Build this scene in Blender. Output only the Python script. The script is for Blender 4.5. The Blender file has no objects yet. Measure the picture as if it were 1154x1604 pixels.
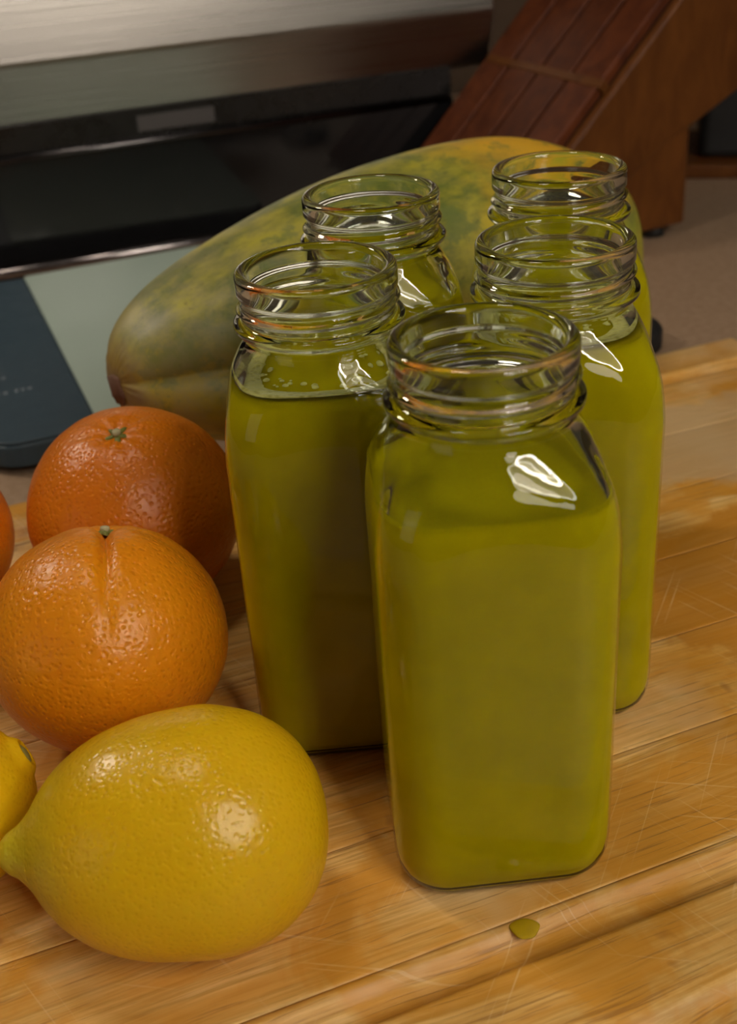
import bpy, bmesh, math, random
from mathutils import Vector, Matrix, noise
random.seed(7)
S = bpy.context.scene
COL = S.collection
MM = 0.001
PI = math.pi

# ------------------------------------------------------------------ camera
F_PX, PITCH, ROLL, CAM_H = 1913.357, math.radians(29.630), math.radians(4.178), 0.30204
cam_d = bpy.data.cameras.new('camera')
cam = bpy.data.objects.new('camera', cam_d); COL.objects.link(cam)
fwd = Vector((0, math.cos(PITCH), -math.sin(PITCH)))
rgt = Vector((1, 0, 0)); up = rgt.cross(fwd)
r2 = rgt*math.cos(ROLL) - up*math.sin(ROLL)*-1*-1
r2 = rgt*math.cos(ROLL) - up*math.sin(ROLL)
u2 = up*math.cos(ROLL) + rgt*math.sin(ROLL)
m = Matrix(((r2.x, u2.x, -fwd.x), (r2.y, u2.y, -fwd.y), (r2.z, u2.z, -fwd.z))).to_4x4()
m.translation = Vector((0, 0, CAM_H))
cam.matrix_world = m
cam_d.sensor_fit = 'VERTICAL'; cam_d.sensor_height = 36; cam_d.sensor_width = 36*1154/1604
cam_d.lens = F_PX/1604*36
cam_d.clip_start = .01; cam_d.clip_end = 50
cam_d.dof.use_dof = True
cam_d.dof.focus_distance = 0.42
cam_d.dof.aperture_fstop = 13.5
S.camera = cam

# ------------------------------------------------------------------ world, light, exposure
w = bpy.data.worlds.new('room_light'); S.world = w; w.use_nodes = True
bg = w.node_tree.nodes['Background']
bg.inputs[0].default_value = (1.0, .80, .62, 1); bg.inputs[1].default_value = .03

def area(name, loc, target, size, energy, color, shape='DISK', size_y=None):
    l = bpy.data.lights.new(name, 'AREA'); l.shape = shape; l.size = size
    if size_y: l.size_y = size_y
    l.energy = energy; l.color = color
    o = bpy.data.objects.new(name, l); COL.objects.link(o); o.location = loc
    o.rotation_euler = (Vector(target)-Vector(loc)).to_track_quat('-Z', 'Y').to_euler()
    return o
KEY = (0.78, -0.74, 1.20)
area('ceiling_lamp_light', KEY, (0, .33, .05), .56, 1.6, (1, .87, .70))
area('side_lamp_light', (.60, -.95, .70), (-.1, .6, .1), .30, 1.3, (1, .88, .76))
area('hood_lamp_light', (-.72, .86, .78), (-.1, .5, 0), .16, 3.0, (1, .86, .70))
area('back_lamp_light', (-.2, .50, 1.35), (-.1, .5, 0), .22, 2.4, (1, .86, .70))
area('left_fill_light', (-1.5, -.6, .55), (-.2, 1.0, .1), .9, 1.0, (1, .88, .78), 'SQUARE')  # added fill without a window, for a reflection in the oven's steel panel

vs = S.view_settings
S.display_settings.display_device = 'sRGB'
vs.view_transform = 'Standard'; vs.look = 'None'; vs.gamma = 1; vs.use_curve_mapping = False
vs.exposure = -0.12

# ------------------------------------------------------------------ helpers
def tag(o, label=None, cat=None, group=None, kind=None):
    if label: o['label'] = label
    if cat: o['category'] = cat
    if group: o['group'] = group
    if kind: o['kind'] = kind
    return o

def empty(name, loc, rz=0, **k):
    o = bpy.data.objects.new(name, None); COL.objects.link(o); o.empty_display_size = .01
    o.location = loc; o.rotation_euler = (0, 0, rz)
    return tag(o, **k)

def link(name, me, mats, parent=None, smooth=True, loc=None, rot=None):
    o = bpy.data.objects.new(name, me); COL.objects.link(o)
    if not isinstance(mats, (list, tuple)): mats = [mats]
    for x in mats: me.materials.append(x)
    if smooth: me.polygons.foreach_set('use_smooth', [True]*len(me.polygons))
    if parent: o.parent = parent
    if loc is not None: o.location = loc
    if rot is not None: o.rotation_euler = rot
    return o

def mesh(name, vs_, fs, scale=MM):
    me = bpy.data.meshes.new(name)
    me.from_pydata([(a*scale, b*scale, c*scale) for a, b, c in vs_], [], fs)
    me.update(); return me

def bm_mesh(name, bm):
    me = bpy.data.meshes.new(name); bm.normal_update(); bm.to_mesh(me); bm.free(); return me

def fixnorm(me):
    bm = bmesh.new(); bm.from_mesh(me); bmesh.ops.recalc_face_normals(bm, faces=bm.faces); bm.to_mesh(me); bm.free(); return me

def grid_faces(n, rows, base=0, flip=False):
    fs = []
    for i in range(rows-1):
        for j in range(n):
            a = base+i*n+j; b = base+i*n+(j+1) % n; c = b+n; d = a+n
            fs.append((d, c, b, a) if flip else (a, b, c, d))
    return fs

def boxm(name, size, bevel=1.0, seg=2, off=(0, 0, 0)):
    """bevelled box in mm, centre bottom at origin + off"""
    bm = bmesh.new(); bmesh.ops.create_cube(bm, size=1)
    for v in bm.verts:
        v.co = Vector(((v.co.x*size[0]+off[0])*MM, (v.co.y*size[1]+off[1])*MM, ((v.co.z+.5)*size[2]+off[2])*MM))
    if bevel: bmesh.ops.bevel(bm, geom=list(bm.edges), offset=bevel*MM, segments=seg, profile=.5, affect='EDGES')
    return bm_mesh(name, bm)

def prism(name, poly, y0, y1, bevel=1.0, seg=2):
    """poly in (x,z) extruded along y, mm"""
    bm = bmesh.new()
    a = [bm.verts.new((x*MM, y0*MM, z*MM)) for x, z in poly]
    b = [bm.verts.new((x*MM, y1*MM, z*MM)) for x, z in poly]
    bm.faces.new(a); bm.faces.new(b[::-1]); n = len(poly)
    for i in range(n): bm.faces.new((a[i], b[i], b[(i+1) % n], a[(i+1) % n]))
    bmesh.ops.recalc_face_normals(bm, faces=bm.faces)
    if bevel: bmesh.ops.bevel(bm, geom=list(bm.edges), offset=bevel*MM, segments=seg, profile=.5, affect='EDGES')
    return bm_mesh(name, bm)

def lathe(prof, n=48):
    """prof (r,z) mm"""
    V = []; Fs = []
    for r, z in prof:
        for j in range(n):
            t = 2*PI*j/n; V.append((r*math.cos(t), r*math.sin(t), z))
    Fs = grid_faces(n, len(prof))
    Fs.append(tuple(range(n))[::-1]); Fs.append(tuple(range((len(prof)-1)*n, len(prof)*n)))
    return V, Fs

def seat(root, z):
    """shift root so that its lowest mesh vertex is at z"""
    bpy.context.view_layer.update()
    lo = 9
    for o in [root]+list(root.children_recursive):
        if o.type == 'MESH':
            mw = o.matrix_world
            for v in o.data.vertices: lo = min(lo, (mw@v.co).z)
    root.location.z += z-lo

# ------------------------------------------------------------------ node helper
class N:
    def __init__(s, name):
        s.m = bpy.data.materials.new(name); s.m.use_nodes = True
        s.t = s.m.node_tree; s.b = s.t.nodes['Principled BSDF']; s.out = s.t.nodes['Material Output']
    def n(s, typ, ins=None, **k):
        x = s.t.nodes.new(typ)
        for a, v in k.items(): setattr(x, a, v)
        for a, v in (ins or {}).items(): s.set(x, a, v)
        return x
    def set(s, x, a, v):
        if isinstance(v, bpy.types.NodeSocket): s.t.links.new(v, x.inputs[a])
        elif isinstance(v, bpy.types.Node): s.t.links.new(v.outputs[0], x.inputs[a])
        else: x.inputs[a].default_value = v
    def p(s, **k):
        for a, v in k.items(): s.set(s.b, a.replace('_', ' '), v)
        return s
    def obj(s): return s.n('ShaderNodeTexCoord').outputs['Object']
    def mapv(s, v, scale=(1, 1, 1), loc=(0, 0, 0), rot=(0, 0, 0)):
        return s.n('ShaderNodeMapping', {'Vector': v, 'Scale': scale, 'Location': loc, 'Rotation': rot}).outputs[0]
    def noise(s, v, scale, detail=4, rough=.55, dist=0):
        return s.n('ShaderNodeTexNoise', {'Vector': v, 'Scale': scale, 'Detail': detail, 'Roughness': rough, 'Distortion': dist}).outputs['Fac']
    def ramp(s, f, stops):
        x = s.n('ShaderNodeValToRGB', {'Fac': f}); e = x.color_ramp.elements
        while len(e) < len(stops): e.new(.5)
        for i, (pos, c) in enumerate(stops):
            e[i].position = pos; e[i].color = (c, c, c, 1) if isinstance(c, (int, float)) else (*c, 1)
        return x.outputs[0]
    def mix(s, f, a, b, mode='MIX'):
        x = s.t.nodes.new('ShaderNodeMix'); x.data_type = 'RGBA'; x.blend_type = mode
        for i, v in ((0, f), (6, a), (7, b)):
            if isinstance(v, bpy.types.NodeSocket): s.t.links.new(v, x.inputs[i])
            else: x.inputs[i].default_value = v if (i == 0 or len(v) == 4) else (*v, 1)
        return x.outputs[2]
    def math(s, op, a, b=0.0):
        return s.n('ShaderNodeMath', {0: a, 1: b}, operation=op).outputs[0]
    def bump(s, h, strength=.5, dist=.001):
        return s.n('ShaderNodeBump', {'Height': h, 'Strength': strength, 'Distance': dist}).outputs[0]

def plain(name, col, rough=.5, metal=0, **k):
    a = N(name); a.p(Base_Color=(*col, 1), Roughness=rough, Metallic=metal, **k)
    # slight unevenness of the surface
    nz = a.noise(a.obj(), 60, 3)
    a.set(a.b, 'Roughness', a.ramp(nz, [(.3, max(rough-.05, .02)), (.7, min(rough+.06, 1))]))
    return a.m

# ------------------------------------------------------------------ materials
def mat_glass():
    a = N('bottle_glass')
    a.p(Base_Color=(.93, .97, .91, 1), Roughness=.0, IOR=1.5, Transmission_Weight=1.0)
    return a.m
def mat_thin():
    """thin wall of the filled part: clear film with glass gloss"""
    a = N('filled_glass_wall')
    tr = a.n('ShaderNodeBsdfTransparent', {'Color': (.97, .985, .95, 1)})
    gl = a.n('ShaderNodeBsdfGlossy', {'Roughness': .03, 'Color': (1, 1, 1, 1)})
    g = a.n('ShaderNodeNewGeometry')
    dt = a.n('ShaderNodeVectorMath', {0: g.outputs['Incoming'], 1: g.outputs['Normal']}, operation='DOT_PRODUCT').outputs['Value']
    k = a.math('POWER', a.math('SUBTRACT', 1.0, a.math('ABSOLUTE', dt)), 5.0)      # Schlick, same from both sides
    mx = a.n('ShaderNodeMixShader', {0: a.math('ADD', a.math('MULTIPLY', k, .9), .035)})
    a.t.links.new(tr.outputs[0], mx.inputs[1]); a.t.links.new(gl.outputs[0], mx.inputs[2])
    a.t.links.new(mx.outputs[0], a.out.inputs[0])
    return a.m
def mat_juice():
    a = N('cloudy_green_juice')
    co = a.obj()
    nz = a.noise(co, 45, 3)
    c = a.mix(a.ramp(nz, [(.3, 0.), (.75, 1.)]), (.31, .262, .0003), (.39, .33, .0004))
    a.p(Base_Color=c, Roughness=.35, IOR=1.34, Subsurface_Weight=.9, Subsurface_Scale=.03)
    a.b.inputs['Subsurface Radius'].default_value = (1.0, .95, .05)
    a.b.inputs['Specular IOR Level'].default_value = .0
    return a.m
def mat_foam():
    a = N('juice_foam')
    v = a.n('ShaderNodeTexVoronoi', {'Vector': a.obj(), 'Scale': 420}).outputs['Distance']
    c = a.mix(a.ramp(v, [(.15, 1.), (.5, 0.)]), (.72, .69, .24), (.50, .46, .08))
    a.p(Base_Color=c, Roughness=.35, Normal=a.bump(v, .6, .0008))
    return a.m

def citrus(name, c_lo, c_hi, pore, rough=.3, blem=(.3, .2, .05), green=None, strength=.55):
    a = N(name); co = a.obj()
    n1 = a.noise(co, 14, 3); n2 = a.noise(co, 260, 2)
    c = a.mix(a.ramp(n1, [(.3, 0.), (.7, 1.)]), c_lo, c_hi)
    v = a.n('ShaderNodeTexVoronoi', {'Vector': a.mapv(co, (1, 1, 1)), 'Scale': pore, 'Randomness': 1.0}, feature='SMOOTH_F1').outputs['Distance']
    dots = a.ramp(v, [(.10, 1.), (.34, 0.)])
    c = a.mix(a.math('MULTIPLY', dots, .18), c, (c_lo[0]*.7, c_lo[1]*.6, c_lo[2]*.5))
    b = a.ramp(a.noise(co, 38, 5, .7), [(.70, 0.), (.80, .55)])
    c = a.mix(b, c, blem)
    if green:
        x = a.n('ShaderNodeSeparateXYZ', {0: co}).outputs[0]
        g = a.ramp(a.math('ADD', a.math('MULTIPLY', x, 12.), a.math('MULTIPLY', a.noise(co, 22, 3), .35)), [(-0., 0.), (1, 0.)])
        mr = a.n('ShaderNodeMapRange', {'Value': a.math('ADD', x, a.math('MULTIPLY', a.noise(co, 30, 3), .016)), 'From Min': -.022, 'From Max': -.040, 'To Min': 0., 'To Max': .75}).outputs[0]
        c = a.mix(mr, c, green)
    h = a.math('ADD', a.ramp(v, [(0., 0.), (.45, 1.)]), a.math('MULTIPLY', a.noise(co, 160, 3), 1.3))
    a.p(Base_Color=c, Roughness=rough, Normal=a.bump(h, strength, .0006), Subsurface_Weight=.25, Subsurface_Scale=.004)
    a.b.inputs['Subsurface Radius'].default_value = (1, .45, .1)
    a.b.inputs['Specular IOR Level'].default_value = .4
    return a.m

def mat_board():
    a = N('maple_board'); co = a.obj()
    oi = a.n('ShaderNodeObjectInfo').outputs['Random']
    off = a.n('ShaderNodeCombineXYZ', {0: a.math('MULTIPLY', oi, 3.1), 1: a.math('MULTIPLY', oi, 1.7), 2: a.math('MULTIPLY', oi, 5.3)}).outputs[0]
    cv = a.n('ShaderNodeVectorMath', {0: co, 1: off}, operation='ADD').outputs[0]
    wv = a.n('ShaderNodeVectorMath', {0: cv, 1: a.n('ShaderNodeVectorMath', {0: a.n('ShaderNodeTexNoise', {'Vector': cv, 'Scale': 7.}).outputs['Color'], 'Scale': .012}, operation='SCALE').outputs[0]}, operation='ADD').outputs[0]
    fine = a.noise(a.mapv(wv, (24, 640, 120)), 1., 5, .65)
    mid = a.noise(a.mapv(wv, (9, 120, 60)), 1., 4, .6)
    blot = a.noise(co, 13, 5, .6, 1.)
    c = a.mix(a.ramp(fine, [(.34, 0.), (.66, 1.)]), (.50, .265, .048), (.88, .57, .20))
    c = a.mix(a.ramp(mid, [(.42, 0.), (.62, .75)]), c, (.72, .36, .065))
    c = a.mix(a.ramp(mid, [(.26, .75), (.40, 0.)]), c, (.90, .63, .29))
    # orange soaked stains and pale worn places
    c = a.mix(a.ramp(blot, [(.49, 0.), (.58, .7)]), c, (.62, .27, .018))
    c = a.mix(a.ramp(a.noise(co, 9, 4, .6), [(.53, 0.), (.64, .5)]), c, (.88, .64, .34))
    # dark pores: short streaks
    st = a.ramp(a.noise(a.mapv(wv, (30, 900, 200)), 1., 3, .6), [(.58, 0.), (.70, .65)])
    c = a.mix(st, c, (.30, .13, .028))
    c = a.mix(a.ramp(a.noise(co, 52, 2, .5), [(.70, 0.), (.76, .55)]), c, (.27, .10, .02))
    # large stain at the back right, wet looking, and a pale patch beyond it
    sx = a.n('ShaderNodeSeparateXYZ', {0: co})
    def blob(cx, cy, rx, ry, amt):
        dx = a.math('DIVIDE', a.math('SUBTRACT', sx.outputs[0], cx), rx)
        dy = a.math('DIVIDE', a.math('SUBTRACT', sx.outputs[1], cy), ry)
        d = a.math('ADD', a.math('MULTIPLY', dx, dx), a.math('MULTIPLY', dy, dy))
        d = a.math('ADD', d, a.math('MULTIPLY', a.math('SUBTRACT', a.noise(co, 22, 5, .65), .5), 2.2))
        return a.ramp(d, [(.75, amt), (1.0, 0.)])
    c = a.mix(blob(*STAIN_DARK, .8), c, (.50, .20, .010))
    c = a.mix(blob(*STAIN_PALE, .7), c, (.60, .42, .22))
    # knife scratches, three directions
    for k, ang in enumerate((.55, 1.25, 2.35)):
        sv = a.mapv(co, (1, 1, 1), rot=(0, 0, ang))
        ln = a.noise(a.mapv(sv, (6, 620, 1)), 1., 1, .4)
        msk = a.ramp(a.noise(a.mapv(co, (1, 1, 1), (k*3.1, k, 0)), 26, 2), [(.50, 0.), (.62, 1.)])
        s_ = a.math('MULTIPLY', a.ramp(ln, [(.66, 0.), (.71, .34)]), msk)
        c = a.mix(s_, c, (.90, .66, .36))
        if k == 0: sh = s_
    oj = a.math('ADD', a.math('MULTIPLY', oi, .22), .90)
    c = a.mix(1., c, a.n('ShaderNodeCombineColor', {0: oj, 1: oj, 2: oj}).outputs[0], 'MULTIPLY')
    h = a.math('SUBTRACT', a.math('MULTIPLY', fine, .5), st)
    a.p(Base_Color=c, Roughness=a.ramp(blot, [(.4, .52), (.65, .36)]), Normal=a.bump(h, .35, .0004))
    a.b.inputs['Specular IOR Level'].default_value = .35
    return a.m

def wood(name, lo, hi, axis=(4, 60, 60), rough=.42):
    a = N(name); co = a.obj()
    f = a.noise(a.mapv(co, axis), 1.6, 5, .62, .6)
    g = a.noise(co, 9, 2)
    c = a.mix(a.ramp(f, [(.33, 0.), (.66, 1.)]), lo, hi)
    oi = a.n('ShaderNodeObjectInfo').outputs['Random']
    oj = a.math('ADD', a.math('MULTIPLY', oi, .3), .85)
    c = a.mix(1., c, a.n('ShaderNodeCombineColor', {0: oj, 1: oj, 2: oj}).outputs[0], 'MULTIPLY')
    a.p(Base_Color=c, Roughness=rough, Normal=a.bump(f, .15, .0005))
    a.b.inputs['Specular IOR Level'].default_value = .25
    return a.m

def mat_papaya():
    a = N('papaya_skin'); co = a.obj()
    s = a.n('ShaderNodeSeparateXYZ', {0: co}); x, y, z = s.outputs[0], s.outputs[1], s.outputs[2]
    n1 = a.noise(co, 20, 5, .65); n2 = a.noise(a.mapv(co, (.7, 1.2, 1.2)), 34, 6, .7); n3 = a.noise(co, 120, 4, .7)
    c = a.mix(a.ramp(n2, [(.40, 0.), (.58, 1.)]), (.10, .14, .012), (.40, .36, .022))       # mottled green
    # yellow-olive flank under the ridge
    fl = a.math('ADD', z, a.math('MULTIPLY', a.math('SUBTRACT', n1, .5), .045))
    ym = a.ramp(a.n('ShaderNodeMapRange', {'Value': fl, 'From Min': -.045, 'From Max': .06}).outputs[0], [(.12, 0.), (.28, .9), (.52, .9), (.66, 0.)])
    c = a.mix(a.math('MULTIPLY', ym, a.ramp(n2, [(.3, .55), (.6, 1.)])), c, (.46, .33, .006))
    # ripe yellow-orange cheek towards the far end
    xx = a.math('ADD', x, a.math('MULTIPLY', a.math('SUBTRACT', n1, .5), .12))
    rm = a.ramp(a.n('ShaderNodeMapRange', {'Value': xx, 'From Min': -.02, 'From Max': .12}).outputs[0], [(.30, 0.), (.62, 1.)])
    up_ = a.ramp(a.n('ShaderNodeMapRange', {'Value': a.math('ADD', z, a.math('MULTIPLY', a.math('SUBTRACT', n2, .5), .05)), 'From Min': .0, 'From Max': .08}).outputs[0], [(.30, 0.), (.42, 1.)])
    c = a.mix(a.math('MULTIPLY', rm, up_), c, (.80, .44, .006))
    c = a.mix(a.math('MULTIPLY', rm, a.ramp(n1, [(.5, 0.), (.62, .7)])), c, (.36, .42, .015))
    c = a.mix(a.ramp(a.noise(co, 30, 6, .75), [(.53, 0.), (.58, .75)]), c, (.13, .18, .03))
    # grey bloom at the near end
    gb = a.ramp(a.n('ShaderNodeMapRange', {'Value': a.math('ADD', x, a.math('MULTIPLY', n1, .06)), 'From Min': -.18, 'From Max': .05}).outputs[0], [(.2, .7), (.75, .2)])
    c = a.mix(a.math('MULTIPLY', gb, a.ramp(a.noise(co, 50, 5, .7), [(.35, .3), (.6, 1.)])), c, (.30, .26, .16))
    # brown blossom scar
    en = a.ramp(a.n('ShaderNodeMapRange', {'Value': a.math('ADD', x, a.math('MULTIPLY', n2, .02)), 'From Min': -.166, 'From Max': -.140}).outputs[0], [(.25, .9), (.7, 0.)])
    c = a.mix(en, c, (.20, .105, .06))
    sp = a.ramp(n3, [(.64, 0.), (.70, .6)])
    c = a.mix(sp, c, (.10, .085, .02))
    a.p(Base_Color=c, Roughness=.45, Normal=a.bump(n3, .25, .0008))
    a.b.inputs['Specular IOR Level'].default_value = .35
    return a.m

def mat_steel(name='brushed_steel', col=(.36, .34, .315), rough=.30):
    a = N(name); co = a.obj()
    f = a.noise(a.mapv(co, (3, 900, 900)), 1., 3, .6)
    a.p(Base_Color=(*col, 1), Metallic=1., Roughness=a.ramp(f, [(.3, rough-.06), (.7, rough+.08)]), Normal=a.bump(f, .06, .0002))
    a.b.inputs['Anisotropic'].default_value = .6
    return a.m
def mat_counter():
    a = N('beige_worktop'); co = a.obj()
    n1 = a.noise(co, 180, 3, .7); n2 = a.noise(co, 6, 3)
    c = a.mix(a.ramp(n1, [(.4, 0.), (.6, 1.)]), (.32, .215, .135), (.38, .265, .175))
    c = a.mix(a.ramp(n2, [(.4, 0.), (.7, .25)]), c, (.28, .195, .125))
    a.p(Base_Color=c, Roughness=.42)
    return a.m

BYAW = math.radians(20)
def bl(x, y):   # world mm -> board local metres
    return ((x*math.cos(BYAW)+y*math.sin(BYAW))*MM, (-x*math.sin(BYAW)+y*math.cos(BYAW))*MM)
STAIN_DARK = (*bl(172, 445), .085, .062)
STAIN_PALE = (*bl(205, 590), .10, .050)
G, THIN, JUICE, FOAM = mat_glass(), mat_thin(), mat_juice(), mat_foam()
ORANGE = citrus('deep_orange_peel', (.60, .150, .003), (.68, .20, .004), 520, .34, (.50, .13, .008), strength=.5)
ORANGE_Y = citrus('orange_peel', (.66, .195, .003), (.76, .28, .004), 520, .34, (.55, .15, .005), strength=.5)
LEMON = citrus('lemon_peel', (.68, .40, .004), (.74, .46, .006), 620, .27, (.50, .30, .02), green=(.48, .42, .02), strength=.28)
BOARD = mat_board()
BLOCKW = wood('cherry_wood', (.060, .014, .005), (.115, .030, .009), (60, 60, 5))
BLOCKL = wood('oiled_cherry_wood', (.085, .027, .006), (.14, .048, .010), (40, 60, 12), .35)
SLOT_SHADE = plain('slot_shade_tone', (.010, .004, .003), .8)  # near-black tone for the shade inside the slots
PAPAYA = mat_papaya()
STEEL = mat_steel(); CHROME = plain('dull_chrome', (.45, .42, .42), .22, 1)
BLACK = plain('black_enamel', (.010, .0095, .010), .28)
BLACKG = plain('black_glass', (.008, .008, .009), .09)
RUBBER = plain('black_rubber', (.012, .012, .013), .6)
COUNTER = mat_counter()
WALLM = plain('warm_wall_paint', (.09, .055, .032), .8)
MINT = plain('pale_green_glass', (.40, .50, .44), .12)
NAVY = plain('slate_blue_plastic', (.030, .058, .082), .38)
PRINT = plain('faint_grey_print', (.14, .17, .20), .5)
STEM = plain('green_calyx', (.16, .17, .025), .6)
NUB = plain('dry_stem', (.40, .36, .20), .7)

# ------------------------------------------------------------------ structure
def wallbox(name, size, loc, mat, rz=0):
    o = link(name, boxm(name, size, 0), mat, None, False, loc=[c*MM for c in loc], rot=(0, 0, rz)); o['kind'] = 'structure'; return o
AY = math.radians(18)
wallbox('wall_back', (3600, 60, 2450), (350-math.sin(AY)*925, 820+math.cos(AY)*925, -920), WALLM, AY)
wallbox('floor', (4200, 4600, 40), (300, -300, -960), plain('floor_boards', (.16, .10, .06), .5))

CT = -25.0
ct = link('countertop', boxm('countertop', (2600, 1750, 38), 4, 3), COUNTER, None, False, loc=(.35, .82, (CT-38)*MM), rot=(0, 0, AY))
tag(ct, 'beige stone-look kitchen countertop under the wooden cutting board', 'countertop')
cb = empty('base_cabinet', (.35, .84, -.92), AY, label='plain brown base cabinet carrying the beige countertop', cat='cabinet')
link('body', boxm('body', (2500, 1600, 920+CT-38), 3), BLOCKL, cb, False)

# ------------------------------------------------------------------ cutting board: glued strips, juice groove
board = empty('cutting_board', (0, 0, CT*MM), BYAW, label='worn light wooden cutting board with a juice groove, under bottles and fruit', cat='cutting board')
TB = -CT
V0, V1, U0, U1 = 187.0, 604.0, -190.0, 470.0
def top_z(v):
    z = TB
    for c in (V0+42, V1-42):
        d = abs(v-c)
        if d < 7: z = min(z, TB-4.4*math.cos(d/7*PI/2)**.7)
    for e, s in ((V0, 1), (V1, -1)):
        d = (v-e)*s
        if d < 11: z = min(z, TB-11+math.sqrt(max(0, 121-(11-d)**2)))
    return z
edges = [V0, 239, 291, 343, 395, 447, 499, 551, V1]
for i in range(8):
    a, b = edges[i], edges[i+1]
    g0 = .06 if i else 0; g1 = .06 if i < 7 else 0
    vv = []
    n = 52
    for k in range(n+1): vv.append(a+g0+(b-a-g0-g1)*k/n)
    top = [(v, top_z(v)) for v in vv]
    if i: top[0] = (top[0][0], top[0][1]-.18)
    if i < 7: top[-1] = (top[-1][0], top[-1][1]-.18)
    bot = 4.0
    prof = top+[(vv[-1]-(3 if i == 7 else 0), 0 if i < 7 else 0), (vv[0]+(3 if i == 0 else 0), 0)]
    us = [U0, U0+1.5, U1-1.5, U1]
    VV = []; FF = []; m_ = len(prof)
    for q_, u in enumerate(us):
        for v, z in prof: VV.append((u, v, z if q_ in (1, 2) else min(z, z-.0)))
    for q_ in range(3):
        for k in range(m_):
            FF.append((q_*m_+k, q_*m_+(k+1) % m_, (q_+1)*m_+(k+1) % m_, (q_+1)*m_+k))
    FF.append(tuple(range(m_))[::-1]); FF.append(tuple(range(3*m_, 4*m_)))
    o = link('board_strip', fixnorm(mesh('board_strip', VV, FF)), BOARD, board, False)
    me = o.data
    for pl in me.polygons: pl.use_smooth = abs(pl.normal.x) < .5 and pl.normal.z > -.2

# ------------------------------------------------------------------ bottles
NR = 144
OUT = [(0, 28, 1), (.7, 30.4, 1), (2.4, 32.4, 1), (5.5, 33.9, 1), (10, 34.8, 1), (15, 35, 1), (60, 35, 1), (100, 35, 1), (118, 35, 1), (125, 34.7, .98), (131, 34.2, .94),
       (136, 33.5, .86), (140.5, 32.4, .75), (144.5, 31.0, .60), (148, 29.4, .42), (151, 27.8, .26), (153.3, 26.5, .12), (155, 25.7, .03), (156.5, 25.4, 0)]
def interp(tab, z):
    if z <= tab[0][0]: return tab[0][1:]
    for i in range(len(tab)-1):
        if z <= tab[i+1][0]:
            h = tab[i+1][0]-tab[i][0]; t = (z-tab[i][0])/h; o = []
            for c in range(1, len(tab[0])):
                dl = (tab[i+1][c]-tab[i][c])/h
                def slope(k):
                    if k <= 0 or k >= len(tab)-1: return dl
                    a = (tab[k][c]-tab[k-1][c])/(tab[k][0]-tab[k-1][0]); b = (tab[k+1][c]-tab[k][c])/(tab[k+1][0]-tab[k][0])
                    return 0 if a*b <= 0 else 2*a*b/(a+b)
                m0, m1 = slope(i), slope(i+1)
                o.append((2*t**3-3*t*t+1)*tab[i][c]+(t**3-2*t*t+t)*h*m0+(3*t*t-2*t**3)*tab[i+1][c]+(t**3-t*t)*h*m1)
            return tuple(o)
    return tab[-1][1:]
def sq_r(hw, rc, t):
    """polar radius of a rounded square"""
    c, s = abs(math.cos(t)), abs(math.sin(t))
    if c < s: c, s = s, c
    # straight side hit x=hw at y=hw*s/c
    y = hw*s/c
    if y <= hw-rc: return hw/c
    k = hw-rc; b = k*(c+s); return b+math.sqrt(max(0, b*b-(2*k*k-rc*rc)))
def ring_pts(hw, sq, z, rc=15.5, bump=None):
    R = []
    rc = min(rc, hw*.9)
    for j in range(NR):
        t = 2*PI*j/NR
        r = sq*sq_r(hw, rc, t)+(1-sq)*hw
        if bump: r += bump(t)
        R.append((r*math.cos(t), r*math.sin(t), z))
    return R
def neck_outer(z, t):
    r = 25.3
    r += 3.1*math.exp(-((z-160.2)/1.7)**4)          # transfer bead
    th = (t-1.2) % (2*PI)
    for k in (0,):
        zc = 164.3+3.4*th/(2*PI)
        fade = min(1, th/.5, (2*PI-th)/.5)
        r += 1.75*math.exp(-((z-zc)/1.15)**2)*fade
    if z > 169.6: r += 1.2*min(1, (z-169.6)/1.2)
    if z > 176: r -= (1-math.sqrt(max(0, 1-((z-176)/2.0)**2)))*1.9
    return r
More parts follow.
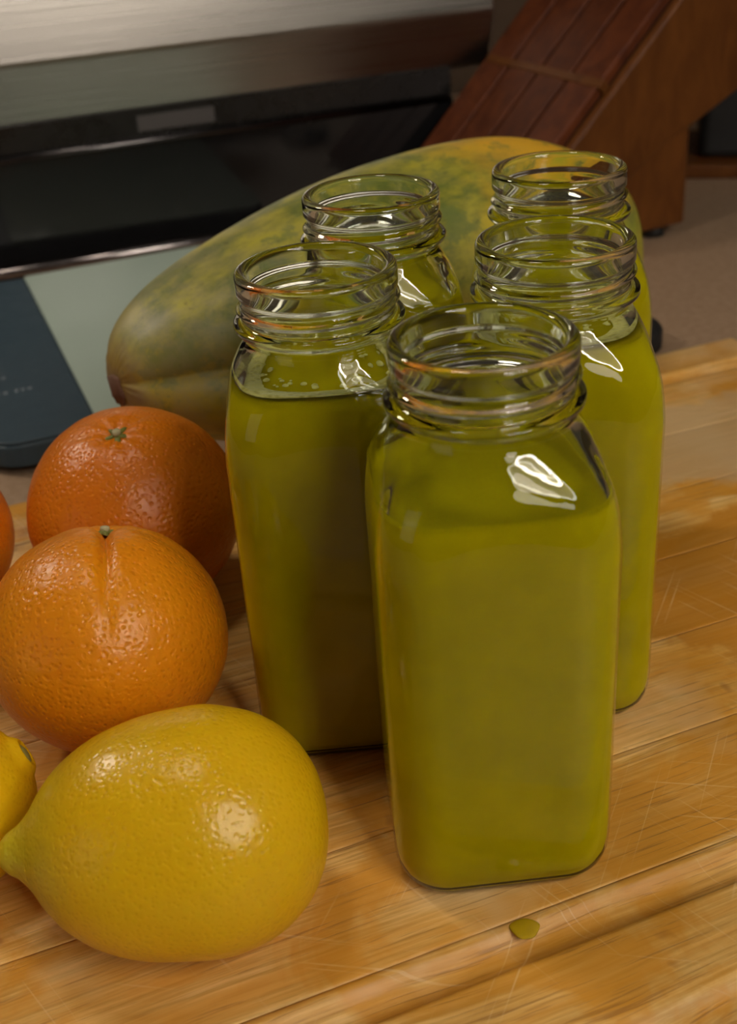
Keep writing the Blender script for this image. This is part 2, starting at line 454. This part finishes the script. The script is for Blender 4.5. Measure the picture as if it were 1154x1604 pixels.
def glass_mesh(level):
    rings = []
    zs = [a[0] for a in OUT[:-1]]
    extra = [25, 40, 80, 110]+[119+.9*k for k in range(42)]
    zs = sorted(set(zs+extra+([level-.6] if level < 155 else [])))
    for z in zs: hw, sq = interp(OUT, z); rings.append(ring_pts(hw, sq, z))
    z = 156.6
    while z < 177.95:
        rings.append([(neck_outer(z, 2*PI*j/NR)*math.cos(2*PI*j/NR), neck_outer(z, 2*PI*j/NR)*math.sin(2*PI*j/NR), z) for j in range(NR)])
        z += .45
    n_out = len(rings)
    for r, z in ((24.2, 178.0), (23.2, 177.7), (22.5, 176.8), (22.3, 175.5), (22.2, 172), (22.3, 168)):
        rings.append(ring_pts(r, 0, z))
    for k in range(28):       # wavy inside of the threads
        z = 167.5-k*.5; t_ = max(0, 1-abs(z-162)/7)
        rings.append(ring_pts(22.4+.3*math.sin((z-150)*1.3)*t_, 0, z))
    inner = [(151.8, 23.2, .05), (149, 24.9, .18), (146, 26.8, .36), (142.5, 28.6, .56), (138.5, 30.2, .74), (133.5, 31.3, .87), (127, 32.0, .95), (120, 32.3, 1), (60, 32.3, 1), (16, 32.3, 1), (10, 31.4, 1), (7, 29.5, 1), (5.6, 26, 1), (5.4, 18, 1), (6.2, 8, .6)]
    for z, hw, sq in inner: rings.append(ring_pts(hw, sq, z, 11))
    # flatten: outer from bottom up then inside down
    V = [p for r in rings for p in r]; Fs = grid_faces(NR, len(rings))
    # base: push-up ring and cap
    base = len(V)
    for hw, z, sq in ((24, .35, 1), (19, 1.6, 1), (8, 2.4, .5)):
        V += ring_pts(hw, sq, z, 10)
    b0 = base
    for j in range(NR):
        a, b = j, (j+1) % NR
        Fs.append((b, a, b0+a, b0+b))
    for i in range(2):
        for j in range(NR):
            a = b0+i*NR+j; b = b0+i*NR+(j+1) % NR; Fs.append((b, a, a+NR, b+NR))
    Fs.append(tuple(range(b0+2*NR, b0+3*NR))[::-1])
    Fs.append(tuple(range((len(rings)-1)*NR, len(rings)*NR)))
    me = mesh('glass_body', V, Fs)
    fixnorm(me)
    return me, n_out
def set_thin(me, level):
    for pl in me.polygons:
        c = pl.center; rr = math.hypot(c.x, c.y)
        z = c.z/MM
        nrm = pl.normal.x*c.x+pl.normal.y*c.y
        if 4.6 < z < level-.3 and nrm > 0 and rr > .0225: pl.material_index = 1
def juice_mesh(level, inset=.7):
    zs = [3.4, 3.9, 5.2, 8.5, 12, 16, 30, 60, 90, 110, 116]+[118+1.1*k for k in range(31)]
    zs = [z for z in zs if z < level-1]+[level-.5, level]
    rings = []
    for i, z in enumerate(zs):
        hw, sq = interp(OUT, z)
        if z < 12: hw = min(hw, {3.4: 28.5, 3.9: 31, 5.2: 32.8, 8.5: 33.8}.get(z, hw-inset)+.0)
        else: hw -= inset
        if z < 12: hw = min(hw, interp(OUT, z)[0]-inset)
        if z == level: hw -= .05
        rings.append(ring_pts(hw, sq, z, 15))
    hw, sq = interp(OUT, level)
    for f_, dz in ((.90, -.5), (.8, -.8), (.5, -.85), (.2, -.85)): rings.append(ring_pts((hw-inset)*f_, sq, level+dz, 11))
    V = [p for r in rings for p in r]; Fs = grid_faces(NR, len(rings)); Fs.append(tuple(range(NR))[::-1]); Fs.append(tuple(range((len(rings)-1)*NR, len(rings)*NR)))
    return fixnorm(mesh('juice', V, Fs))

def bottle(x, y, phi, level, label, foam=0, seed=0):
    r = empty('juice_bottle', (x*MM, y*MM, 0), math.radians(phi), label=label, cat='bottle', group='square glass bottles of green juice')
    me, _ = glass_mesh(level)
    o = link('glass_body', me, [G, THIN], r); set_thin(me, level)
    j = link('juice', juice_mesh(level), JUICE, r)
    if foam:
        rnd = random.Random(seed); bm = bmesh.new()
        hw, sq = interp(OUT, level); hw -= 3.0
        # froth ring hugging the wall plus single bubbles
        V = []; n = 96; prof = [(hw*1.0, 1.1), (hw*.985, 1.4), (hw*.95, 1.1), (hw*.86, .7), (hw*.76, .1), (hw*.73, -.9)]
        for rr, dz in prof:
            for k in range(n):
                t = 2*PI*k/n; wob = 1+.035*noise.noise(Vector((math.cos(t)*3+seed, math.sin(t)*3, rr*.1)))
                q = (sq*sq_r(rr, min(11, rr*.9), t)+(1-sq)*rr)
                if rr < hw*.95: q *= wob
                V.append((q*math.cos(t), q*math.sin(t), level+dz-.3))
        f = link('foam', mesh('foam', V, grid_faces(n, len(prof))), FOAM, j)
        f.modifiers.new('s', 'SOLIDIFY').thickness = .0003
        for k in range(46):
            t = rnd.uniform(0, 2*PI); rr = hw*rnd.uniform(.45, .88); s_ = rnd.uniform(.5, 1.3)
            bmesh.ops.create_uvsphere(bm, u_segments=10, v_segments=6, radius=s_*MM, matrix=Matrix.Translation(Vector((rr*math.cos(t), rr*math.sin(t), level-.9))*MM)@Matrix.Scale(.55, 4, (0, 0, 1)))
        b = link('bubbles', bm_mesh('bubbles', bm), FOAM, j); b['kind'] = 'stuff'
    return r

bottle(34.5, 311.1, 3.2, 136.5, 'frontmost square glass bottle of green juice, filled to below the shoulder, standing nearest the lemon')
bottle(-11.4, 381.3, 1.6, 143.5, 'square glass bottle of green juice with a foamy top, touching the rear orange', 1, 3)
bottle(67.8, 391.9, -1.8, 148.6, 'brimful square glass bottle of green juice directly behind the frontmost bottle, at right', 1, 8)
bottle(9.6, 465.4, 0.5, 140.5, 'square glass bottle of green juice at the back left, next to the papaya')
bottle(84.6, 481.7, -1, 148.8, 'rearmost square glass bottle of green juice, in front of the knife block')

# ------------------------------------------------------------------ citrus
def rot_to(axis):
    return Vector((0, 0, 1)).rotation_difference(Vector(axis).normalized())
def orange(loc, R, axis, label, spin=0., furrow=(), squash=.96, seed=0, peel=None):
    root = empty('orange', (loc[0]*MM, loc[1]*MM, loc[2]*MM), label=label, cat='orange', group='oranges on the cutting board')
    root.rotation_mode = 'QUATERNION'; root.rotation_quaternion = rot_to(axis)
    nu, nv = 160, 110; V = []
    for i in range(1, nv):
        th = PI*i/nv
        for j in range(nu):
            ph = 2*PI*j/nu
            d = Vector((math.sin(th)*math.cos(ph), math.sin(th)*math.sin(ph), math.cos(th)))
            r = R*(1+.012*noise.noise(d*1.7+Vector((seed, 0, 0)))+.004*noise.noise(d*6+Vector((0, seed, 0))))
            r *= 1-.050*math.exp(-(th/.16)**2)-.03*math.exp(-((PI-th)/.15)**2)
            for a, dep, wid, ln in furrow:
                dp = (ph-a+PI) % (2*PI)-PI
                dist = abs(dp)*math.sin(th)
                r *= 1-dep*math.exp(-(dist/wid)**1.3)*max(0, min(1, (ln-th)/.9))*(.5+.5*min(1, th/.15))
            r *= 1+.006*math.cos(ph*9+spin)*math.exp(-(th/.5)**2)
            V.append((r*d.x, r*d.y, r*d.z*squash))
    Fs = []
    for i in range(nv-2):
        for j in range(nu):
            a = i*nu+j; b = i*nu+(j+1) % nu; Fs.append((a, a+nu, b+nu, b))
    Fs.append(tuple(range(nu))); Fs.append(tuple(range((nv-2)*nu, (nv-1)*nu))[::-1])
    link('peel', mesh('peel', V, Fs), peel or ORANGE, root)
    # calyx: five-lobed star and stem nub
    zt = V[0][2]-.2
    CV = [(0, 0, zt+1.5)]; n = 40
    for k, (fr, dz) in enumerate(((.45, 1.3), (.8, .9), (1., .15), (.98, -.4))):
        for j in range(n):
            t = 2*PI*j/n; rr = (4.1+1.9*math.cos(5*t+spin)+.5*math.sin(3*t+seed))*fr
            CV.append((rr*math.cos(t), rr*math.sin(t), zt+dz+.3*math.sin(4*t+seed)))
    CF = [(0, 1+j, 1+(j+1) % n) for j in range(n)]
    CF += grid_faces(n, 4, 1, True)
    cx = link('calyx', fixnorm(mesh('calyx', CV, CF)), STEM, root)
    v, f = lathe([(1.7, zt+.8), (1.9, zt+2.0), (1.7, zt+2.8), (.9, zt+3.1)], 14)
    link('stem', mesh('stem', v, f), NUB, cx)
    return root
o1 = orange((-100, 374.6, 43.8), 44.6, (.06, .50, .95), 'large orange with a furrow below its stem, in front, touching the big lemon', furrow=((-PI/2+.20, .11, .045, 1.5), (-PI/2+1.35, .018, .10, 1.4), (-PI/2-1.3, .015, .12, 1.3)), seed=2.3, peel=ORANGE_Y)
seat(o1, 0)
o2 = orange((-101.7, 470.1, 45.5), 46.2, (0, -.24, .97), 'orange with green stem button behind the front orange, left of the bottles', spin=1., furrow=((.8, .01, .2, 1.),), seed=5.1)
seat(o2, 0)
o3 = orange((-197, 461, 43.5), 42.0, (-.4, -.3, .8), 'orange cut off by the left edge of the photo', spin=2., seed=9.4)
seat(o3, 0)

def lemon(loc, prof, axis, label, roll=0, seed=0):
    """prof: (x, r) along the axis, mm, nipple end first"""
    root = empty('lemon', [c*MM for c in loc], label=label, cat='lemon', group='lemons on the cutting board')
    root.rotation_mode = 'QUATERNION'; root.rotation_quaternion = Vector((1, 0, 0)).rotation_difference(Vector(axis).normalized())
    # smooth catmull-rom through the profile
    pts = []
    P = [prof[0]]+prof+[prof[-1]]
    for i in range(1, len(P)-2):
        for k in range(7):
            t = k/7; p0, p1, p2, p3 = P[i-1], P[i], P[i+1], P[i+2]
            pts.append(tuple(.5*((2*p1[c])+(-p0[c]+p2[c])*t+(2*p0[c]-5*p1[c]+4*p2[c]-p3[c])*t*t+(-p0[c]+3*p1[c]-3*p2[c]+p3[c])*t**3) for c in (0, 1)))
    pts.append(prof[-1]); nu = 120; V = []
    for x, r in pts:
        r = max(r, .15)
        for j in range(nu):
            ph = 2*PI*j/nu
            q = Vector((x*.03+seed, math.cos(ph), math.sin(ph)))
            rr = r*(1+.022*noise.noise(q)+.006*noise.noise(q*4))
            V.append((x, rr*math.cos(ph), rr*math.sin(ph)))
    Fs = grid_faces(nu, len(pts)); Fs.append(tuple(range(nu))[::-1]); Fs.append(tuple(range((len(pts)-1)*nu, len(pts)*nu)))
    link('peel', fixnorm(mesh('peel', V, Fs)), LEMON, root)
    return root
LP = [(-57.5, 0), (-57, 3.2), (-54.5, 6.0), (-50.8, 8.4), (-46.8, 12.6), (-42.5, 18.8), (-36, 25.6), (-26, 31.8), (-14, 35.8), (0, 37.4), (12, 36.8), (25, 32.6), (34.2, 25.5), (40, 16), (42.4, 7), (42.8, 0)]
l1 = lemon((-62, 277.5, 37.5), LP, (1, .05, .02), 'whole yellow lemon in the foreground, pointed tip towards the left edge', seed=1.7)
seat(l1, 0)
LP2 = [(-46, 0), (-45.5, 3), (-42, 7), (-36, 14), (-26, 22.5), (-12, 28.3), (2, 29.6), (16, 26.3), (25, 20), (30, 13), (32, 8.5), (33.6, 6.6), (34.6, 5.2), (34.2, 3.4), (33.4, 2), (33.2, 0)]
l2 = lemon((-147, 300, 29), LP2, (.80, .34, .33), 'lemon cut off by the left edge, behind the tip of the whole lemon', seed=6.2)
v, f = lathe([(3.6, -.6), (3.3, .6), (2.0, 1.1), (.6, 1.2)], 16)
so = link('stem_scar', mesh('stem_scar', v, f), plain('green_stem_scar', (.22, .20, .04), .7), l2, rot=(0, PI/2, 0), loc=(.0336, 0, 0))
seat(l2, 0)

# ------------------------------------------------------------------ papaya
pr = empty('papaya', (.021, .636, .0705), math.radians(33), label='large mottled green and yellow papaya lying behind the bottles and oranges', cat='papaya')
nu, nv = 160, 130; V = []
PL, PR_, PK = 329.0, 70.0, .24
for i in range(nv+1):
    T = PI*i/nv; u = -math.cos(T)
    rad = PR_*max(math.sin(T), 1e-3)**.72*(1+PK*u-.10*max(0, u)**3)
    for j in range(nu):
        ph = 2*PI*j/nu
        k = math.exp(-((u+1)/.9)**2)
        lob = 1+.035*math.cos(5*ph+.9)*(.4+.9*k)
        # deep furrow on the near lower flank running from the blossom end
        dp = (ph-(PI+.02)-.22*u+PI) % (2*PI)-PI
        fd = min(1, max(0, (.55-u)/.9)); lob -= .13*math.exp(-(abs(dp)/.13)**1.5)*fd; lob += .05*math.exp(-((dp-.42)/.3)**2)*fd
        q = Vector((u*1.4, math.cos(ph), math.sin(ph)))
        lob += .02*noise.noise(q*1.3)
        pin = 0
        if u < -.97: lob *= 1+.25*(noise.noise(q*7))*(-.97-u)/.03
        x = u*PL/2
        V.append((x, rad*lob*math.cos(ph), rad*lob*math.sin(ph)))
Fs = grid_faces(nu, nv+1); Fs.append(tuple(range(nu))[::-1]); Fs.append(tuple(range(nv*nu, (nv+1)*nu)))
link('skin', fixnorm(mesh('skin', V, Fs)), PAPAYA, pr)
bm = bmesh.new(); bmesh.ops.create_icosphere(bm, subdivisions=3, radius=1)
for v_ in bm.verts:
    d = v_.co.copy(); v_.co = Vector((d.x*3, d.y*8, d.z*8))*(1+.35*noise.noise(d*3))*MM
link('blossom_scar', bm_mesh('blossom_scar', bm), plain('brown_scar', (.15, .075, .045), .8), pr, loc=(-.1635, 0, -.004))
bm = bmesh.new(); bmesh.ops.create_cone(bm, segments=20, radius1=.012, radius2=.009, depth=.010, cap_ends=True)
link('stem', bm_mesh('stem', bm), NUB, pr, rot=(0, PI/2, 0), loc=(.162, 0, 0))
seat(pr, 0)

# ------------------------------------------------------------------ flat scale at left
sc = empty('kitchen_scale', (-.1985, .6640, CT*MM), math.radians(20), label='flat kitchen scale with pale green glass top and slate blue strip, left of papaya', cat='kitchen scale')
def rrect(name, x0, x1, y0, y1, z0, z1, rc, bev=1.5):
    bm = bmesh.new(); P_ = []
    for cx, cy, a0, r in ((x1-rc[1], y0+rc[1], -90, rc[1]), (x1-rc[2], y1-rc[2], 0, rc[2]), (x0+rc[3], y1-rc[3], 90, rc[3]), (x0+rc[0], y0+rc[0], 180, rc[0])):
        for k in range(9):
            a = math.radians(a0+90*k/8); P_.append((cx+r*math.cos(a), cy+r*math.sin(a)))
    if bev > 0:
        pass
    lo = [bm.verts.new((x*MM, y*MM, z0*MM)) for x, y in P_]
    mx, my = (x0+x1)/2, (y0+y1)/2
    rows = [lo]
    for t in (0, .3, .7, 1):
        s_ = bev*(1-math.cos(t*PI/2)); zz = z1-bev+bev*math.sin(t*PI/2)
        rows.append([bm.verts.new(((x-(s_ if x > mx else -s_))*MM, (y-(s_ if y > my else -s_))*MM, zz*MM)) for x, y in P_])
    n = len(P_)
    for a, b in zip(rows, rows[1:]):
        for k in range(n): bm.faces.new((a[k], a[(k+1) % n], b[(k+1) % n], b[k]))
    bm.faces.new(lo[::-1]); bm.faces.new(rows[-1])
    return bm_mesh(name, bm)
link('body', rrect('body', -28, 270, -14, 300, 6, 20.2, (26, 18, 18, 26), 3), NAVY, sc, False)
link('control_strip', rrect('control_strip', -27, 39, -13, 299, 20.2, 21.6, (25, 1, 1, 25), .6), NAVY, sc, False)
link('glass_platform', rrect('glass_platform', 40, 269, -13, 299, 20.2, 22.8, (1, 17, 17, 1), 1.0), MINT, sc, False)
for k, (x, y) in enumerate(((-10, 8), (250, 8), (-10, 280), (250, 280))):
    v, f = lathe([(9, 0), (9, 6.5)], 20); link('foot', mesh('foot', v, f), RUBBER, sc, loc=(x*MM, y*MM, 0))
pb = bmesh.new()
for (x, y, w_) in ((-13, 92, 3), (-8, 92, 3), (-3, 92, 2.4), (-14, 66, 2.6), (-9.5, 66, 2.2), (-5, 66, 2.6), (2, 66, 2.6), (6, 66, 2.2), (10.5, 66, 2.6)):
    bmesh.ops.create_cube(pb, size=1, matrix=Matrix.Translation(Vector((x, y, 21.7))*MM)@Matrix.Diagonal((w_*MM, 4*MM, .0003, 1)))
link('printed_marking', bm_mesh('printed_marking', pb), PRINT, sc, False)['kind'] = 'stuff'

# ------------------------------------------------------------------ counter-top oven behind
OX, OY = -298.1, 1012.2
ov = empty('countertop_oven', (OX*MM, OY*MM, CT*MM), AY, label='stainless steel and black glass oven across the back left', cat='oven')
UL, UR = -180.0, 432.0          # local u extent of black body
def Z(z): return z-CT
link('body', boxm('body', (UR-UL-20, 380, 262), 5, 3, ((UL+UR)/2-10, 200, 18)), BLACK, ov, False)
# stainless fascia leaning back above a vertical lower lip
fas = [(-2, Z(101)), (-18, Z(150)), (2, Z(262)), (60, Z(262)), (60, Z(101))]
def yz_prism(name, poly, x0, x1, bevel=1.5):
    me = prism(name, poly, x0, x1, bevel)
    for v_ in me.vertices: v_.co = Vector((v_.co.y, v_.co.x, v_.co.z))
    me.flip_normals() if hasattr(me, 'flip_normals') else None
    return fixnorm(me)
fa = link('control_panel', yz_prism('control_panel', fas, UL-6, UR+24, 2.2), STEEL, ov, False)
pb = bmesh.new()
for k in range(3):
    bmesh.ops.create_cube(pb, size=1, matrix=Matrix.Translation(Vector((95+k*9, -9.6, Z(198)))*MM)@Matrix.Rotation(-math.atan2(20, 112), 4, 'X')@Matrix.Diagonal((6*MM, .0004, 8*MM, 1)))
link('panel_lettering', bm_mesh('panel_lettering', pb), plain('grey_lettering', (.10, .09, .085), .5), fa, False)
# recess strip with small rating plate
link('recess', boxm('recess', (UR-UL-10, 12, 24), 1, 1, ((UL+UR)/2-8, 1, Z(80))), BLACK, ov, False)
pt = link('rating_plate', boxm('rating_plate', (66, .8, 13), .2, 1, (168, -5.3, Z(85))), plain('smoked_plate', (.075, .068, .070), .45), ov, False)
# door: glass in a black frame
door = link('door', boxm('door', (UR-UL-6, 16, 92), 3, 3, ((UL+UR)/2-10, -2, Z(-12))), BLACKG, ov, False)
def rod(name, r, x0, x1, y, z, mat, par):
    bm = bmesh.new(); bmesh.ops.create_cone(bm, segments=24, radius1=r*MM, radius2=r*MM, depth=(x1-x0)*MM, cap_ends=True, matrix=Matrix.Translation(Vector(((x0+x1)/2, y, z))*MM)@Matrix.Rotation(PI/2, 4, 'Y'))
    return link(name, bm_mesh(name, bm), mat, par)
rod('door_rail', 3.2, UL, UR-18, -9.5, Z(78), plain('satin_black_metal', (.10, .095, .10), .22, 1), door)
rod('bottom_trim', 4.5, UL, UR-10, -8, Z(-14), plain('dark_chrome', (.34, .31, .32), .20, 1), ov)
for x in (UL+25, UR-40):
    for y in (20, 350):
        v, f = lathe([(11, 0), (9, 18.5)], 18); link('foot', mesh('foot', v, f), RUBBER, ov, loc=(x*MM, y*MM, 0))

# ------------------------------------------------------------------ knife block
KB = math.radians(25)
kb = empty('knife_block', (.2860, 1.0160, CT*MM), KB, label='reddish wooden knife block with slanted slotted face, behind the bottles', cat='knife block')
DEP = 172.0
# side profile: u to the right (0 at right end of the foot), z up
prof = [(-175, 12), (-129, 92), (-52, 190), (62, 205), (92, 150), (0, 92), (-10, 92)]
link('core', prism('core', [(-194, 14), (-116, 90), (-16, 188), (92, 203), (122, 150), (0, 90)], 6, DEP-3, 2), BLOCKL, kb, False)
link('base_block', prism('base_block', [(-150, 9), (0, 9), (0, 93), (-118, 93)], 0, DEP-20, 2.5), BLOCKL, kb, False)
link('side_panel', prism('side_panel', [(-205, 10), (-20, 190), (90, 206), (124, 150), (0, 92), (-30, 80), (-60, 60), (-120, 10)], -4, 6, 2), BLOCKL, kb, False)
link('end_cap', prism('end_cap', [(-22, 190), (92, 206), (92, 212), (-24, 197)], -5, DEP, 1.5), wood('lit_top_wood', (.20, .095, .065), (.30, .15, .10), (60, 60, 60), .4), kb, False)  # light reflected by the top is put into a paler wood colour
# slotted face: long slats with open slots between them, broken by a cross land
ax = Vector((185, 0, 180)).normalized(); nrm = Vector((-ax.z, 0, ax.x))
Lf = math.hypot(185, 180)
ns = 4; pitch_ = (DEP-2)/ns
for i in range(ns):
    y0 = 3+i*pitch_
    a = Vector((-197, 0, 18)); p0 = a+ax*0; p1 = a+ax*(Lf-8)
    poly = [(p0.x, p0.z), (p1.x, p1.z), (p1.x+nrm.x*9, p1.z+nrm.z*9), (p0.x+nrm.x*9, p0.z+nrm.z*9)]
    link('slat', prism('slat', poly, y0+2.1, y0+pitch_-2.1, 1.2, 1), BLOCKW, kb, False)
a = Vector((-197, 0, 18))+ax*(Lf*.60)
poly = [(a.x, a.z), ((a+ax*8).x, (a+ax*8).z), ((a+ax*8+nrm*9.6).x, (a+ax*8+nrm*9.6).z), ((a+nrm*9.6).x, (a+nrm*9.6).z)]
link('cross_land', prism('cross_land', poly, 2, DEP-4, .8, 1), BLOCKL, kb, False)
link('slot_backing', prism('slot_backing', [(-198, 16), (-20, 189), (-17, 186), (-194, 13)], 4, DEP-5, 0), SLOT_SHADE, kb, False)  # dark sheet behind the slats, stands in for shade deep in the slots
for x in (-22, -130):
    for y in (14, DEP-40):
        v, f = lathe([(10, 0), (9, 9.4)], 20); link('foot', mesh('foot', v, f), RUBBER, kb, loc=(x*MM, y*MM, 0))

# ------------------------------------------------------------------ black thing at right on a wooden tray
tr = link('wooden_tray', boxm('wooden_tray', (190, 150, 14), 3, 3), BLOCKL, None, False, loc=(.432, 1.235, CT*MM), rot=(0, 0, math.radians(-14)))
tag(tr, 'flat brown wooden tray under the black canister at the right edge', 'tray')
cn = empty('canister', (.430, 1.238, (CT+14)*MM), math.radians(-14), label='dark boxy canister at the right edge, beside the knife block', cat='canister')
link('body', boxm('body', (140, 110, 105), 8, 3), RUBBER, cn, False)
link('lid', boxm('lid', (146, 116, 14), 4, 3, (0, 0, 104)), BLACK, cn, False)

# small black ribbed disc behind the board
v, f = lathe([(25, 0), (26, 1), (26, 13), (24.5, 15.5), (10, 16)], 60)
V = []
for k, (x, y, z) in enumerate(v):
    s_ = 1+.02*math.cos((k % 60)*PI) if 0 < z < 14 else 1
    V.append((x*s_, y*s_, z))
tag(link('black_disc', mesh('black_disc', V, f), RUBBER, None, loc=(.182, .779, CT*MM)), 'small black disc lying on the countertop just behind the board', 'bottle cap')

# juice drop on the board
v, f = lathe([(4.6, 0), (4.3, .25), (3.2, .5), (1, .62)], 32)
V = [(x*(1+.12*math.sin(3*math.atan2(y, x))), y*.9, z) for x, y, z in v]
dm = N('spilled_juice'); dm.p(Base_Color=(.56, .38, .01, 1), Roughness=.15, Alpha=.8)
tag(link('juice_drop', mesh('juice_drop', V, f), dm.m, None, loc=(.0389, .2634, .0001)), 'small yellow drop of spilled juice on the board before the front bottle', 'juice drop')

# ------------------------------------------------------------------ ceiling lamp (ring diffuser), gives the ring-shaped highlights
em = N('lamp_ring'); em.p(Base_Color=(.8, .8, .8, 1), Emission_Color=(1, .90, .76, 1), Emission_Strength=36.)
cl = empty('ceiling_lamp', (KEY[0], KEY[1], KEY[2]+.02), label='round ring-shaped ceiling lamp outside the frame', cat='lamp')
cl.rotation_euler = (Vector((0, .33, .05))-Vector(KEY)).to_track_quat('-Z', 'Y').to_euler()
V = []; n = 64
for r, z in ((310, 0), (365, 0), (365, 20), (310, 20)):
    for j in range(n): V.append((r*math.cos(2*PI*j/n), r*math.sin(2*PI*j/n), z))
Fs = grid_faces(n, 4)
for j in range(n): Fs.append((3*n+j, 3*n+(j+1) % n, (j+1) % n, j))
link('ring_diffuser', fixnorm(mesh('ring_diffuser', V, Fs)), em.m, cl, False)
v, f = lathe([(385, 26), (385, 40), (60, 60)], 64)
link('housing', mesh('housing', v, f), plain('white_metal', (.7, .7, .7), .5), cl, False)
